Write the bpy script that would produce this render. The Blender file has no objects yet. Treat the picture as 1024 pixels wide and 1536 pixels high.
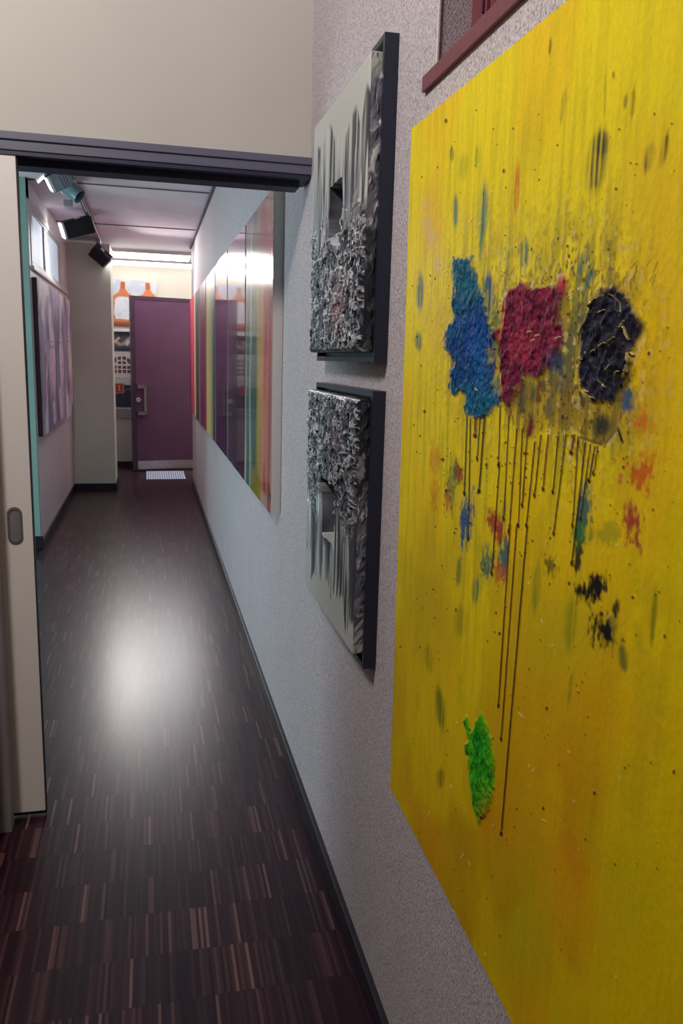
import bpy, bmesh, math, random
import numpy as np
from mathutils import Vector, Matrix

random.seed(7)
rng = np.random.default_rng(11)
SC = bpy.context.scene
COL = SC.collection
PI = math.pi

# ------------------------------------------------------------------ camera
F_PX, YAW, PITCH, ROLL, EYE = 1186.49, 0.239690657, -0.188076438, 0.0283778756, 1.5

def cam_axes():
    cy, sy, cp, sp = math.cos(YAW), math.sin(YAW), math.cos(PITCH), math.sin(PITCH)
    fwd = np.array([sy * cp, cy * cp, sp]); right = np.array([cy, -sy, 0.0]); up = np.cross(right, fwd)
    r2 = math.cos(ROLL) * right + math.sin(ROLL) * up
    u2 = -math.sin(ROLL) * right + math.cos(ROLL) * up
    return r2, u2, fwd
CR, CU, CF = cam_axes()

def make_camera():
    cd = bpy.data.cameras.new('camera')
    cd.sensor_fit = 'AUTO'; cd.sensor_width = 36.0
    cd.lens = F_PX / 1536 * 36.0
    cd.clip_start = 0.02; cd.clip_end = 60
    co = bpy.data.objects.new('camera', cd); COL.objects.link(co)
    m = Matrix(((CR[0], CU[0], -CF[0], 0), (CR[1], CU[1], -CF[1], 0), (CR[2], CU[2], -CF[2], EYE), (0, 0, 0, 1)))
    co.matrix_world = m
    SC.camera = co
make_camera()

def trace(P):
    """photo coordinates (1024x1536) of points P (n,3): used to place traced brush marks on a canvas"""
    q = P - np.array([0, 0, EYE])
    z = q @ CF
    return 512 + F_PX * (q @ CR) / z, 768 - F_PX * (q @ CU) / z

# ------------------------------------------------------------------ colour / materials
def lin(r, g, b):
    out = []
    for c in (r, g, b):
        c = c / 255.0
        out.append(c / 12.92 if c <= 0.04045 else ((c + 0.055) / 1.055) ** 2.4)
    return np.array(out)

def rgba(c): return (float(c[0]), float(c[1]), float(c[2]), 1.0)

class NT:
    def __init__(s, name):
        s.m = bpy.data.materials.new(name); s.m.use_nodes = True
        s.n = s.m.node_tree.nodes; s.l = s.m.node_tree.links
        s.b = s.n.get('Principled BSDF')
    def add(s, t, **k):
        x = s.n.new(t)
        for a, v in k.items(): setattr(x, a, v)
        return x
    def link(s, a, b): s.l.new(a, b)
    def coord(s, scale=(1, 1, 1)):
        tc = s.add('ShaderNodeTexCoord'); mp = s.add('ShaderNodeMapping')
        mp.inputs['Scale'].default_value = scale
        s.link(tc.outputs['Object'], mp.inputs['Vector'])
        return mp.outputs['Vector']
    def math(s, op, a, b=None):
        x = s.add('ShaderNodeMath', operation=op)
        for i, v in enumerate((a, b)):
            if v is None: continue
            if isinstance(v, (int, float)): x.inputs[i].default_value = v
            else: s.link(v, x.inputs[i])
        return x.outputs[0]
    def ramp(s, fac, stops, interp='LINEAR'):
        r = s.add('ShaderNodeValToRGB'); r.color_ramp.interpolation = interp
        e = r.color_ramp.elements
        while len(e) < len(stops): e.new(0.5)
        for x, (p, c) in zip(e, stops): x.position = p; x.color = rgba(c)
        s.link(fac, r.inputs['Fac'])
        return r.outputs['Color']
    def bump(s, h, strength, dist=0.002):
        b = s.add('ShaderNodeBump'); b.inputs['Strength'].default_value = strength; b.inputs['Distance'].default_value = dist
        s.link(h, b.inputs['Height']); s.link(b.outputs['Normal'], s.b.inputs['Normal'])
    def noise(s, vec, scale, detail=3, rough=0.5):
        n = s.add('ShaderNodeTexNoise'); n.inputs['Scale'].default_value = scale
        n.inputs['Detail'].default_value = detail; n.inputs['Roughness'].default_value = rough
        s.link(vec, n.inputs['Vector'])
        return n.outputs['Fac']

def mat(name, c, rough=0.5, metal=0.0, var=0.08, scale=20, bump=0.0, stretch=(1, 1, 1), spec=0.5, coat=0.0):
    t = NT(name)
    f = t.noise(t.coord(stretch), scale, 4)
    c = np.array(c)
    t.link(t.ramp(f, [(0.3, np.clip(c * (1 - var), 0, 1)), (0.7, np.clip(c * (1 + var), 0, 1))]), t.b.inputs['Base Color'])
    t.b.inputs['Roughness'].default_value = rough; t.b.inputs['Metallic'].default_value = metal
    t.b.inputs['Specular IOR Level'].default_value = spec
    t.b.inputs['Coat Weight'].default_value = coat
    if bump: t.bump(f, bump)
    return t.m

def glow(name, c, s):
    t = NT(name)
    f = t.noise(t.coord(), 6, 2)
    c = np.array(c)
    t.link(t.ramp(f, [(0.3, c * 0.96), (0.7, c)]), t.b.inputs['Emission Color'])
    t.b.inputs['Base Color'].default_value = rgba(c * 0.8)
    t.b.inputs['Emission Strength'].default_value = s
    return t.m

def paint_mat(name, rough=0.4, metal=0.0, bump=0.15, scale=180, spec=0.5, coat=0.0):
    """brushed paint: per-point canvas colours, procedural grain and relief"""
    t = NT(name)
    a = t.add('ShaderNodeVertexColor', layer_name='paint')
    f = t.noise(t.coord(), scale, 3)
    mix = t.add('ShaderNodeMix', data_type='RGBA', blend_type='MULTIPLY'); mix.inputs['Factor'].default_value = 1.0
    t.link(a.outputs['Color'], mix.inputs['A'])
    t.link(t.ramp(f, [(0.25, (0.88, 0.88, 0.88)), (0.75, (1, 1, 1))]), mix.inputs['B'])
    t.link(mix.outputs['Result'], t.b.inputs['Base Color'])
    t.b.inputs['Roughness'].default_value = rough; t.b.inputs['Metallic'].default_value = metal
    t.b.inputs['Specular IOR Level'].default_value = spec
    t.b.inputs['Coat Weight'].default_value = coat; t.b.inputs['Coat Roughness'].default_value = 0.03
    if bump: t.bump(f, bump, 0.001)
    return t.m

def plaster(name, c, var=0.18, scale=260, bump=0.5, rough=0.75):
    t = NT(name); v = t.coord((1, 1, 0.7))
    f = t.noise(v, scale, 3, 0.7); g = t.noise(v, 5, 3)
    c = np.array(c)
    col = t.ramp(f, [(0.32, c * (1 - 1.6 * var)), (0.5, c), (0.68, np.clip(c * (1 + var), 0, 1))])
    mix = t.add('ShaderNodeMix', data_type='RGBA', blend_type='MULTIPLY'); mix.inputs['Factor'].default_value = 1.0
    t.link(col, mix.inputs['A']); t.link(t.ramp(g, [(0.3, (0.95, 0.95, 0.95)), (0.7, (1, 1, 1))]), mix.inputs['B'])
    t.link(mix.outputs['Result'], t.b.inputs['Base Color'])
    t.b.inputs['Roughness'].default_value = rough
    t.b.inputs['Specular IOR Level'].default_value = 0.3
    t.bump(f, bump, 0.003)
    return t.m

def floor_mat():
    t = NT('strip_parquet')
    tc = t.add('ShaderNodeTexCoord'); sp = t.add('ShaderNodeSeparateXYZ')
    t.link(tc.outputs['Object'], sp.inputs[0])
    x, y = sp.outputs[0], sp.outputs[1]
    yr = t.math('DIVIDE', t.math('ADD', y, 10.0 + 0.018), 0.16)
    row = t.math('FLOOR', yr)
    cx = t.math('DIVIDE', t.math('ADD', x, 5.0), 0.0074)
    col = t.math('FLOOR', cx)
    def wn(a, b):
        cv = t.add('ShaderNodeCombineXYZ'); t.link(a, cv.inputs[0]); t.link(b, cv.inputs[1])
        w = t.add('ShaderNodeTexWhiteNoise', noise_dimensions='2D'); t.link(cv.outputs[0], w.inputs['Vector'])
        return w.outputs['Value']
    r1 = wn(col, row)
    blk = t.math('FLOOR', t.math('DIVIDE', t.math('ADD', cx, t.math('MULTIPLY', row, 7.3)), 15.0))
    r2 = wn(blk, t.math('ADD', row, 91.0))
    grain = t.noise(t.coord((300, 9, 1)), 1.0, 3)
    c1 = t.ramp(r1, [(0.0, lin(36, 16, 28)), (0.45, lin(48, 25, 36)), (0.80, lin(64, 38, 47)), (0.93, lin(84, 55, 58)), (1.0, lin(118, 88, 84))])
    m1 = t.add('ShaderNodeMix', data_type='RGBA', blend_type='MULTIPLY'); m1.inputs['Factor'].default_value = 1.0
    t.link(c1, m1.inputs['A']); t.link(t.ramp(r2, [(0, (0.62, 0.62, 0.66)), (1, (1.12, 1.08, 1.08))]), m1.inputs['B'])
    m2 = t.add('ShaderNodeMix', data_type='RGBA', blend_type='MULTIPLY'); m2.inputs['Factor'].default_value = 1.0
    t.link(m1.outputs['Result'], m2.inputs['A']); t.link(t.ramp(grain, [(0.25, (0.75, 0.75, 0.75)), (0.75, (1.1, 1.1, 1.1))]), m2.inputs['B'])
    # dark joints between rows
    fr = t.math('FRACT', yr)
    e = t.math('MINIMUM', fr, t.math('SUBTRACT', 1.0, fr))
    m3 = t.add('ShaderNodeMix', data_type='RGBA', blend_type='MULTIPLY'); m3.inputs['Factor'].default_value = 1.0
    t.link(m2.outputs['Result'], m3.inputs['A']); t.link(t.ramp(e, [(0.0, (0.45, 0.45, 0.45)), (0.012, (1, 1, 1))]), m3.inputs['B'])
    t.link(m3.outputs['Result'], t.b.inputs['Base Color'])
    rr = t.ramp(r1, [(0, (0.285,) * 3), (1, (0.30,) * 3)])
    t.link(rr, t.b.inputs['Roughness'])
    t.b.inputs['Specular IOR Level'].default_value = 0.30
    hb = t.math('ADD', t.math('MULTIPLY', r1, 0.5), t.math('MULTIPLY', grain, 0.5))
    t.bump(hb, 0.03, 0.001)
    return t.m

M = {}
M['floor'] = floor_mat()
M['plaster'] = plaster('speckled_plaster', lin(194, 184, 190), 0.42, 300, 0.4)
M['front'] = mat('painted_wall', lin(194, 189, 182), 0.8, var=0.03, scale=3, bump=0.05)
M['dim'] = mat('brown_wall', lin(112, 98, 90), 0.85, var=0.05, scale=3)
M['cream'] = mat('cream_wall', lin(222, 217, 202), 0.8, var=0.03, scale=3)
M['leftwall'] = mat('pale_wall', lin(236, 230, 236), 0.5, var=0.10, scale=9, stretch=(1, 6, 0.4), bump=0.05)
M['teal'] = mat('teal_paint', lin(138, 174, 166), 0.55, var=0.06, scale=5)
M['pillar'] = mat('pillar_paint', lin(206, 216, 200), 0.6, var=0.03, scale=4)
M['ceiling'] = mat('ceiling_board', lin(240, 230, 240), 0.8, var=0.04, scale=6)
M['joint'] = mat('ceiling_joint', lin(95, 88, 100), 0.8)
M['base'] = mat('dark_skirting', lin(34, 28, 40), 0.4, var=0.15)
M['header'] = mat('header_paint', lin(94, 93, 114), 0.5, var=0.06, stretch=(0.3, 4, 8))
M['rail'] = mat('dark_rail', lin(34, 32, 60), 0.5, var=0.1)
M['panel'] = mat('sliding_panel_paint', lin(228, 221, 216), 0.5, var=0.03, scale=2)
M['seal'] = mat('dark_seal', lin(30, 26, 32), 0.6)
M['jamb'] = mat('grey_jamb', lin(136, 128, 130), 0.5, var=0.05)
M['chrome'] = mat('brushed_metal', lin(170, 166, 170), 0.3, 1.0, var=0.1, scale=60, stretch=(1, 1, 6))
M['chrome_dark'] = mat('recess_metal', lin(120, 114, 116), 0.4, 0.4, var=0.1, scale=60)
M['kick'] = mat('kick_plate_metal', lin(190, 182, 190), 0.35, 0.7, var=0.1, scale=30)
M['purple'] = mat('purple_door_paint', lin(100, 62, 92), 0.35, var=0.08, scale=4, coat=0.2)
M['purple_edge'] = mat('door_edge_paint', lin(70, 50, 72), 0.4, var=0.08)
M['maroon'] = mat('maroon_wood', lin(112, 52, 62), 0.45, var=0.08, stretch=(1, 4, 1))
M['maroon_dark'] = mat('maroon_groove', lin(60, 24, 34), 0.5)
M['glass_dark'] = mat('dark_glass', lin(40, 34, 42), 0.08, var=0.05, spec=0.6)
M['navy'] = mat('navy_frame_paint', lin(32, 36, 56), 0.35, var=0.10)
M['canvas_side'] = mat('primed_canvas', lin(206, 203, 200), 0.7, var=0.04, scale=80, bump=0.1)
M['white'] = mat('white_enamel', lin(225, 222, 222), 0.45, var=0.03)
M['track'] = mat('track_metal', lin(190, 184, 188), 0.4, 0.3, var=0.05)
M['lamp_blue'] = mat('blue_grey_lamp', lin(120, 146, 160), 0.35, 0.3, var=0.08)
M['lamp_black'] = mat('black_lamp', lin(24, 24, 34), 0.4, var=0.1)
M['lamp_grey'] = mat('grey_plastic', lin(140, 146, 154), 0.45, var=0.1)
M['lens'] = glow('lamp_lens', (1.0, 0.97, 0.92), 7.0)
M['tube'] = glow('fluorescent_tube', (1.0, 0.97, 0.94), 9.0)
M['diffuser'] = glow('light_diffuser', (1.0, 0.97, 0.96), 7.0)
M['pane'] = glow('frosted_pane', lin(206, 220, 240), 0.5)
M['grille'] = glow('grille', (0, 0, 0), 0.0)
M['mat_white'] = mat('pale_mat', lin(214, 222, 240), 0.6, var=0.05)
M['mat_blue'] = mat('blue_mat', lin(120, 148, 190), 0.6, var=0.1)
M['rug'] = mat('orange_brown_weave', lin(150, 92, 66), 0.9, var=0.4, scale=120, bump=0.6)
M['rug_edge'] = mat('dark_red_weave', lin(84, 42, 38), 0.9, var=0.3, scale=120, bump=0.6)
M['cabinet'] = mat('grey_board', lin(176, 170, 168), 0.6, var=0.03)
M['dark_red'] = mat('dark_red_edge', lin(64, 34, 46), 0.5, var=0.15)

# ------------------------------------------------------------------ mesh helpers
class MB:
    def __init__(s): s.bm = bmesh.new()
    def box(s, x0, x1, y0, y1, z0, z1, bev=0.0):
        r = bmesh.ops.create_cube(s.bm, size=1.0)
        vs = r['verts']
        for v in vs:
            v.co = Vector((x0 if v.co.x < 0 else x1, y0 if v.co.y < 0 else y1, z0 if v.co.z < 0 else z1))
        if bev:
            es = list({e for v in vs for e in v.link_edges})
            bmesh.ops.bevel(s.bm, geom=es, offset=bev, segments=2, profile=0.7, affect='EDGES')
        return s
    def obox(s, c, ax, ay, az, hx, hy, hz, bev=0.0):
        """oriented box: centre, three axes, half sizes"""
        r = bmesh.ops.create_cube(s.bm, size=2.0); vs = r['verts']
        c = Vector(c); ax, ay, az = Vector(ax).normalized(), Vector(ay).normalized(), Vector(az).normalized()
        for v in vs: v.co = c + ax * (v.co.x * hx) + ay * (v.co.y * hy) + az * (v.co.z * hz)
        if bev:
            es = list({e for v in vs for e in v.link_edges})
            bmesh.ops.bevel(s.bm, geom=es, offset=bev, segments=2, profile=0.7, affect='EDGES')
        return s
    def lathe(s, c, d, prof, seg=28):
        """profile [(t along d, radius)] revolved about the axis c + t d"""
        c, d = Vector(c), Vector(d).normalized()
        a = d.orthogonal().normalized(); b = d.cross(a)
        rings = []
        for t, r in prof:
            if r <= 1e-6: rings.append([s.bm.verts.new(c + d * t)]); continue
            rings.append([s.bm.verts.new(c + d * t + (a * math.cos(2 * PI * k / seg) + b * math.sin(2 * PI * k / seg)) * r) for k in range(seg)])
        for A, B in zip(rings, rings[1:]):
            for k in range(seg):
                k2 = (k + 1) % seg
                if len(A) == 1 and len(B) == 1: continue
                if len(A) == 1: s.bm.faces.new((A[0], B[k2], B[k]))
                elif len(B) == 1: s.bm.faces.new((A[k], A[k2], B[0]))
                else: s.bm.faces.new((A[k], A[k2], B[k2], B[k]))
        return s
    def tube(s, pts, r, seg=12):
        for p, q in zip(pts, pts[1:]):
            d = Vector(q) - Vector(p)
            s.lathe(p, d, [(0, 0), (0, r), (d.length, r), (d.length, 0)], seg)
        return s
    def prism(s, pts, n):
        """extrude a planar polygon along the vector n"""
        n = Vector(n)
        A = [s.bm.verts.new(Vector(p)) for p in pts]; B = [s.bm.verts.new(Vector(p) + n) for p in pts]
        s.bm.faces.new(A); s.bm.faces.new(B[::-1])
        for i in range(len(A)):
            j = (i + 1) % len(A)
            s.bm.faces.new((A[i], B[i], B[j], A[j]))
        return s
    def build(s, name, m, parent=None, smooth=False):
        bmesh.ops.recalc_face_normals(s.bm, faces=s.bm.faces)
        me = bpy.data.meshes.new(name)
        if parent is not None:
            bmesh.ops.translate(s.bm, verts=s.bm.verts, vec=-world_loc(parent))
        s.bm.to_mesh(me); s.bm.free()
        me.materials.append(m)
        if smooth:
            me.polygons.foreach_set('use_smooth', [True] * len(me.polygons))
            me.set_sharp_from_angle(angle=0.6)
        o = bpy.data.objects.new(name, me); COL.objects.link(o)
        if parent is not None: o.parent = parent
        return o

def world_loc(o):
    v = Vector((0, 0, 0))
    while o is not None: v += o.location; o = o.parent
    return v

def tag(o, label=None, cat=None, group=None, kind=None):
    if label: o['label'] = label
    if cat: o['category'] = cat
    if group: o['group'] = group
    if kind: o['kind'] = kind
    return o

def thing(name, loc, label, cat, group=None):
    o = bpy.data.objects.new(name, None); COL.objects.link(o)
    o.location = loc; o.empty_display_size = 0.05
    return tag(o, label, cat, group)

def struct(o): o['kind'] = 'structure'; return o

def canvas(name, m, pos, colr, parent=None, back=None):
    """a painted sheet: pos (rows, cols, 3) front surface, colr the same shape; `back` is the vector to its back side"""
    R_, C_ = pos.shape[:2]
    verts = pos.reshape(-1, 3); cols = colr.reshape(-1, 3)
    idx = np.arange(R_ * C_).reshape(R_, C_)
    q = np.stack([idx[:-1, :-1], idx[:-1, 1:], idx[1:, 1:], idx[1:, :-1]], -1).reshape(-1, 4)
    if back is not None:
        ring = np.concatenate([idx[0, :], idx[1:, -1], idx[-1, -2::-1], idx[-2:0:-1, 0]])
        n0 = len(verts)
        base = verts[ring].copy()
        base = base + np.array(back)[None] if np.ndim(back) == 1 else base
        verts = np.concatenate([verts, base]); cols = np.concatenate([cols, cols[ring]])
        k = np.arange(len(ring)); k2 = (k + 1) % len(ring)
        q2 = np.stack([ring[k2], ring[k], n0 + k, n0 + k2], -1)
        q = np.concatenate([q, q2])
    if parent is not None: verts = verts - np.array(world_loc(parent))[None]
    me = bpy.data.meshes.new(name)
    me.vertices.add(len(verts)); me.vertices.foreach_set('co', verts.astype(np.float32).ravel())
    me.loops.add(q.size); me.loops.foreach_set('vertex_index', q.astype(np.int32).ravel())
    me.polygons.add(len(q)); me.polygons.foreach_set('loop_start', (np.arange(len(q)) * 4).astype(np.int32))
    me.update(calc_edges=True); me.validate()
    at = me.color_attributes.new('paint', 'FLOAT_COLOR', 'POINT')
    c4 = np.ones((len(verts), 4), np.float32); c4[:, :3] = np.clip(cols, 0, 1)
    at.data.foreach_set('color', c4.ravel())
    me.polygons.foreach_set('use_smooth', [True] * len(me.polygons))
    me.set_sharp_from_angle(angle=0.9)
    me.materials.append(m)
    o = bpy.data.objects.new(name, me); COL.objects.link(o)
    if parent is not None: o.parent = parent
    return o

# ------------------------------------------------------------------ numpy paint tools
def vnoise(x, y, seed):
    r = np.random.default_rng(seed); N = 256
    g = r.random((N, N))
    xi = np.floor(x).astype(int); yi = np.floor(y).astype(int)
    fx = x - xi; fy = y - yi
    fx = fx * fx * (3 - 2 * fx); fy = fy * fy * (3 - 2 * fy)
    a = g[yi % N, xi % N]; b = g[yi % N, (xi + 1) % N]; c = g[(yi + 1) % N, xi % N]; d = g[(yi + 1) % N, (xi + 1) % N]
    return (a * (1 - fx) + b * fx) * (1 - fy) + (c * (1 - fx) + d * fx) * fy

def fbm(x, y, seed, oct=4, gain=0.5):
    v = 0; a = 1; t = 0
    for k in range(oct):
        v = v + a * vnoise(x * 2 ** k + 13.7 * k, y * 2 ** k + 5.1 * k, seed + k); t += a; a *= gain
    return v / t

def sstep(a, b, x):
    t = np.clip((x - a) / (b - a), 0, 1); return t * t * (3 - 2 * t)

def poly_sdf(X, Y, pts):
    """signed distance, negative inside"""
    pts = np.array(pts, float); d = np.full(X.shape, 1e18); ins = np.zeros(X.shape, bool)
    for i in range(len(pts)):
        a = pts[i]; b = pts[(i + 1) % len(pts)]
        e = b - a; wx = X - a[0]; wy = Y - a[1]
        t = np.clip((wx * e[0] + wy * e[1]) / max(e @ e, 1e-9), 0, 1)
        d = np.minimum(d, (wx - e[0] * t) ** 2 + (wy - e[1] * t) ** 2)
        c = (a[1] > Y) != (b[1] > Y)
        if e[1] != 0: ins ^= c & (X < e[0] * (Y - a[1]) / e[1] + a[0])
    d = np.sqrt(d)
    return np.where(ins, -d, d)

class Paint:
    def __init__(s, X, Y, base, aa=0.002): s.X, s.Y, s.aa = X, Y, aa; s.c = np.broadcast_to(base, X.shape + (3,)).copy(); s.h = np.zeros(X.shape)
    def lay(s, a, col, relief=0.0):
        col = np.asarray(col)
        s.c = s.c * (1 - a[..., None]) + col * a[..., None]
        if np.ndim(relief) or relief: s.h = s.h + a * relief
    def win(s, x0, x1, y0, y1): return (s.X > x0) & (s.X < x1) & (s.Y > y0) & (s.Y < y1)
    def local(s, m, a, col):
        s.c[m] = s.c[m] * (1 - a[:, None]) + np.asarray(col) * a[:, None]
    def streak(s, x1, y1, x2, y2, w, col, al=1.0, soft=0.6, ends=0.25, wob=0, jit=None, relief=0.0):
        pad = w * 2 + s.aa * 20
        m = s.win(min(x1, x2) - pad, max(x1, x2) + pad, min(y1, y2) - pad, max(y1, y2) + pad)
        if not m.any(): return
        X, Y = s.X[m], s.Y[m]; L = math.hypot(x2 - x1, y2 - y1) + 1e-6
        ux, uy = (x2 - x1) / L, (y2 - y1) / L
        t = ((X - x1) * ux + (Y - y1) * uy) / L; dd = np.abs(-(X - x1) * uy + (Y - y1) * ux)
        prof = sstep(0, ends, t) * sstep(0, ends, 1 - t) if ends else ((t > 0) & (t < 1)) * 1.0
        ww = w * 0.5 * np.clip(0.35 + 0.65 * prof, 0, 1)
        a = (1 - sstep(ww * (1 - soft), ww * (1 + soft * 0.4) + s.aa, dd)) * np.clip(prof * 1.6, 0, 1) * al
        if jit is not None: a = a * np.clip(jit[m], 0, 1)
        s.local(m, a, col)
        if relief: s.h[m] += a * relief
    def spot(s, x, y, rx, ry, col, al=1.0, soft=0.5, jit=None, rot=0.0, relief=0.0):
        R_ = max(rx, ry) * 1.8 + s.aa * 10
        m = s.win(x - R_, x + R_, y - R_, y + R_)
        if not m.any(): return
        dx, dy = s.X[m] - x, s.Y[m] - y; c, q = math.cos(rot), math.sin(rot)
        d = np.sqrt(((dx * c + dy * q) / rx) ** 2 + ((-dx * q + dy * c) / ry) ** 2)
        if jit is not None: d = d + jit[m]
        a = (1 - sstep(1 - soft, 1 + soft * 0.6, d)) * al
        s.local(m, a, col)
        if relief: s.h[m] += a * relief

WX = 0.491            # face of the right wall
CZ = 2.735            # corridor ceiling
YF, YB = 2.533, 2.645 # wall above the opening, front and back face

# ================================================================== the setting
struct(MB().box(-4, 3, -2.2, 12.0, -0.1, 0).build('floor', M['floor']))
# right wall with a recessed window high up
w = MB()
w.box(WX, WX + 0.25, -2.2, 9.6, 0, 1.99)
w.box(WX, WX + 0.25, 1.41, 9.6, 1.99, 3.3)
w.box(WX, WX + 0.25, -2.2, 0.25, 1.99, 3.3)
w.box(WX, WX + 0.25, 0.25, 1.41, 2.95, 3.3)
struct(w.build('wall_right', M['plaster']))
# corridor ceiling boards and dark joints
struct(MB().box(-3.6, 3, YB, 12.0, CZ, CZ + 0.1).build('ceiling', M['ceiling']))
for y in (4.58, 6.45, 8.315):
    struct(MB().box(-0.838, WX, y - 0.011, y + 0.011, CZ - 0.006, CZ + 0.002).build('trim_1', M['joint']))
struct(MB().box(WX - 0.022, WX + 0.002, YB, 9.6, CZ - 0.022, CZ + 0.004).build('trim_2', M['joint']))
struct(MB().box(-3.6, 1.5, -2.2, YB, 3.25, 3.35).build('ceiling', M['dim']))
# wall above the opening, its fascia and dark rail
struct(MB().box(-3.6, WX, YF, YB, 2.05, 3.25).build('wall_front', M['front']))
fa = struct(MB().box(-1.6, WX, YF - 0.016, YF + 0.002, 2.056, 2.100, 0.002).build('trim_3', M['header']))
MB().box(-1.6, WX, YF - 0.022, YF + 0.002, 2.083, 2.104, 0.002).build('upper_moulding', M['header'], fa)
MB().box(-1.6, WX - 0.028, YF + 0.034, YB + 0.002, 2.026, 2.052, 0.002).build('track_rail', M['rail'], fa)
MB().box(-1.6, WX - 0.004, YF - 0.012, YB, 2.044, 2.057).build('soffit_board', M['rail'], fa)
# left of the opening: wall, casing
struct(MB().box(-3.6, -0.492, 2.36, 2.50, 0, 2.056).build('wall_front_left', M['front']))
struct(MB().box(-0.487, -0.449, 2.452, 2.505, 0, 2.044, 0.004).build('trim_4', M['jamb']))
struct(MB().box(-0.500, -0.486, 2.40, 2.47, 0.02, 2.05, 0.002).build('trim_5', M['seal']))
# sliding door leaf
d1 = struct(MB().box(-1.35, -0.356, 2.525, 2.563, 0.022, 2.046, 0.003).build('door_1', M['panel']))
MB().box(-1.35, -0.3535, 2.531, 2.557, 0.010, 2.046).build('edge_seal', M['seal'], d1)
hc = Vector((-0.4055, 2.5245, 0.981))
def stadium(cx, cz, r, hh, n=14):
    p = []
    for k in range(n + 1): a = PI * k / n; p.append((cx + r * math.cos(a), cz + hh + r * math.sin(a)))
    for k in range(n + 1): a = PI + PI * k / n; p.append((cx + r * math.cos(a), cz - hh + r * math.sin(a)))
    return p
hb = MB(); oo = stadium(hc.x, hc.z, 0.0215, 0.036); ii = stadium(hc.x, hc.z, 0.0155, 0.035)
vo = [hb.bm.verts.new((x, 2.5215, z)) for x, z in oo]; vi = [hb.bm.verts.new((x, 2.5205, z)) for x, z in ii]
vw = [hb.bm.verts.new((x, 2.5252, z)) for x, z in oo]; vd = [hb.bm.verts.new((x, 2.5245, z)) for x, z in ii]
for i in range(len(oo)):
    j = (i + 1) % len(oo)
    hb.bm.faces.new((vo[i], vo[j], vi[j], vi[i])); hb.bm.faces.new((vw[i], vw[j], vo[j], vo[i])); hb.bm.faces.new((vi[i], vi[j], vd[j], vd[i]))
h1 = hb.build('recessed_pull', M['chrome_dark'], d1)
cup = MB()
vs = [cup.bm.verts.new((x, 2.5243, z)) for x, z in ii]; cup.bm.faces.new(vs)
cup.build('pull_cup', M['kick'], h1)

# corridor: left wall with teal end, pillar, back wall
w = MB()
w.box(-0.99, -0.838, 6.40, 11.36, 0, 2.12)
w.box(-0.99, -0.838, 6.40, 6.50, 2.12, CZ); w.box(-0.99, -0.838, 9.02, 11.36, 2.12, CZ); w.box(-0.99, -0.838, 6.40, 9.02, 2.60, CZ)
struct(w.build('wall_left', M['leftwall']))
struct(MB().box(-3.6, -0.842, 6.385, 6.402, 0, CZ).build('wall_left_end', M['teal']))
struct(MB().box(-0.838, -0.39, 9.20, 9.75, 0, 2.665).build('wall_pillar', M['pillar']))
struct(MB().box(-1.0, 2.4, 11.36, 11.46, 0, CZ).build('wall_back', M['cream']))
struct(MB().box(2.4, 2.5, 9.6, 11.46, 0, CZ).build('wall_far_right', M['cream']))
struct(MB().box(WX + 0.25, 2.4, 9.5, 9.6, 0, CZ).build('wall_far_front', M['cream']))
# outer walls of the near room and of the side room
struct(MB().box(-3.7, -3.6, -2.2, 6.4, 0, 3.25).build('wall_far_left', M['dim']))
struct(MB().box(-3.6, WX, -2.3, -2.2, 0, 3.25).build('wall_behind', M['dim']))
# skirting
struct(MB().box(WX - 0.015, WX + 0.002, -2.2, 9.585, 0, 0.066, 0.003).build('baseboard_right', M['base']))
struct(MB().box(-0.840, -0.823, 6.372, 9.2, 0, 0.07, 0.003).build('baseboard_left', M['base']))
struct(MB().box(-3.6, -0.823, 6.370, 6.386, 0, 0.10, 0.003).build('baseboard_left_end', M['base']))
b = MB(); b.box(-0.838, -0.376, 9.186, 9.20, 0, 0.075, 0.003); b.box(-0.391, -0.376, 9.19, 9.75, 0, 0.075, 0.003)
struct(b.build('baseboard_pillar', M['base']))
struct(MB().box(-0.835, 2.4, 11.345, 11.36, 0, 0.07, 0.003).build('baseboard_back', M['base']))

# high window in the left wall
wn = struct(MB().box(-0.856, -0.850, 6.5, 9.02, 2.12, 2.60).build('window_1', M['pane']))
f = MB()
for (y0, y1, z0, z1) in ((6.5, 9.02, 2.555, 2.60), (6.5, 9.02, 2.12, 2.165), (6.5, 6.60, 2.165, 2.555), (8.52, 9.02, 2.165, 2.555)):
    f.box(-0.866, -0.832, y0, y1, z0, z1, 0.004)
f.build('window_frame', M['white'], wn)
f = MB()
for (y0, y1, z0, z1) in ((6.60, 8.52, 2.530, 2.556), (6.60, 8.52, 2.164, 2.185), (6.6, 6.64, 2.185, 2.53), (8.46, 8.52, 2.185, 2.53)):
    f.box(-0.862, -0.842, y0, y1, z0, z1, 0.003)
f.build('inner_frame', M['white'], wn)
MB().box(-0.862, -0.838, 7.33, 7.40, 2.18, 2.535, 0.003).build('mullion', M['jamb'], wn)
MB().box(-0.845, -0.815, 6.46, 9.06, 2.105, 2.135, 0.004).build('window_sill', M['white'], wn)

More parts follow.
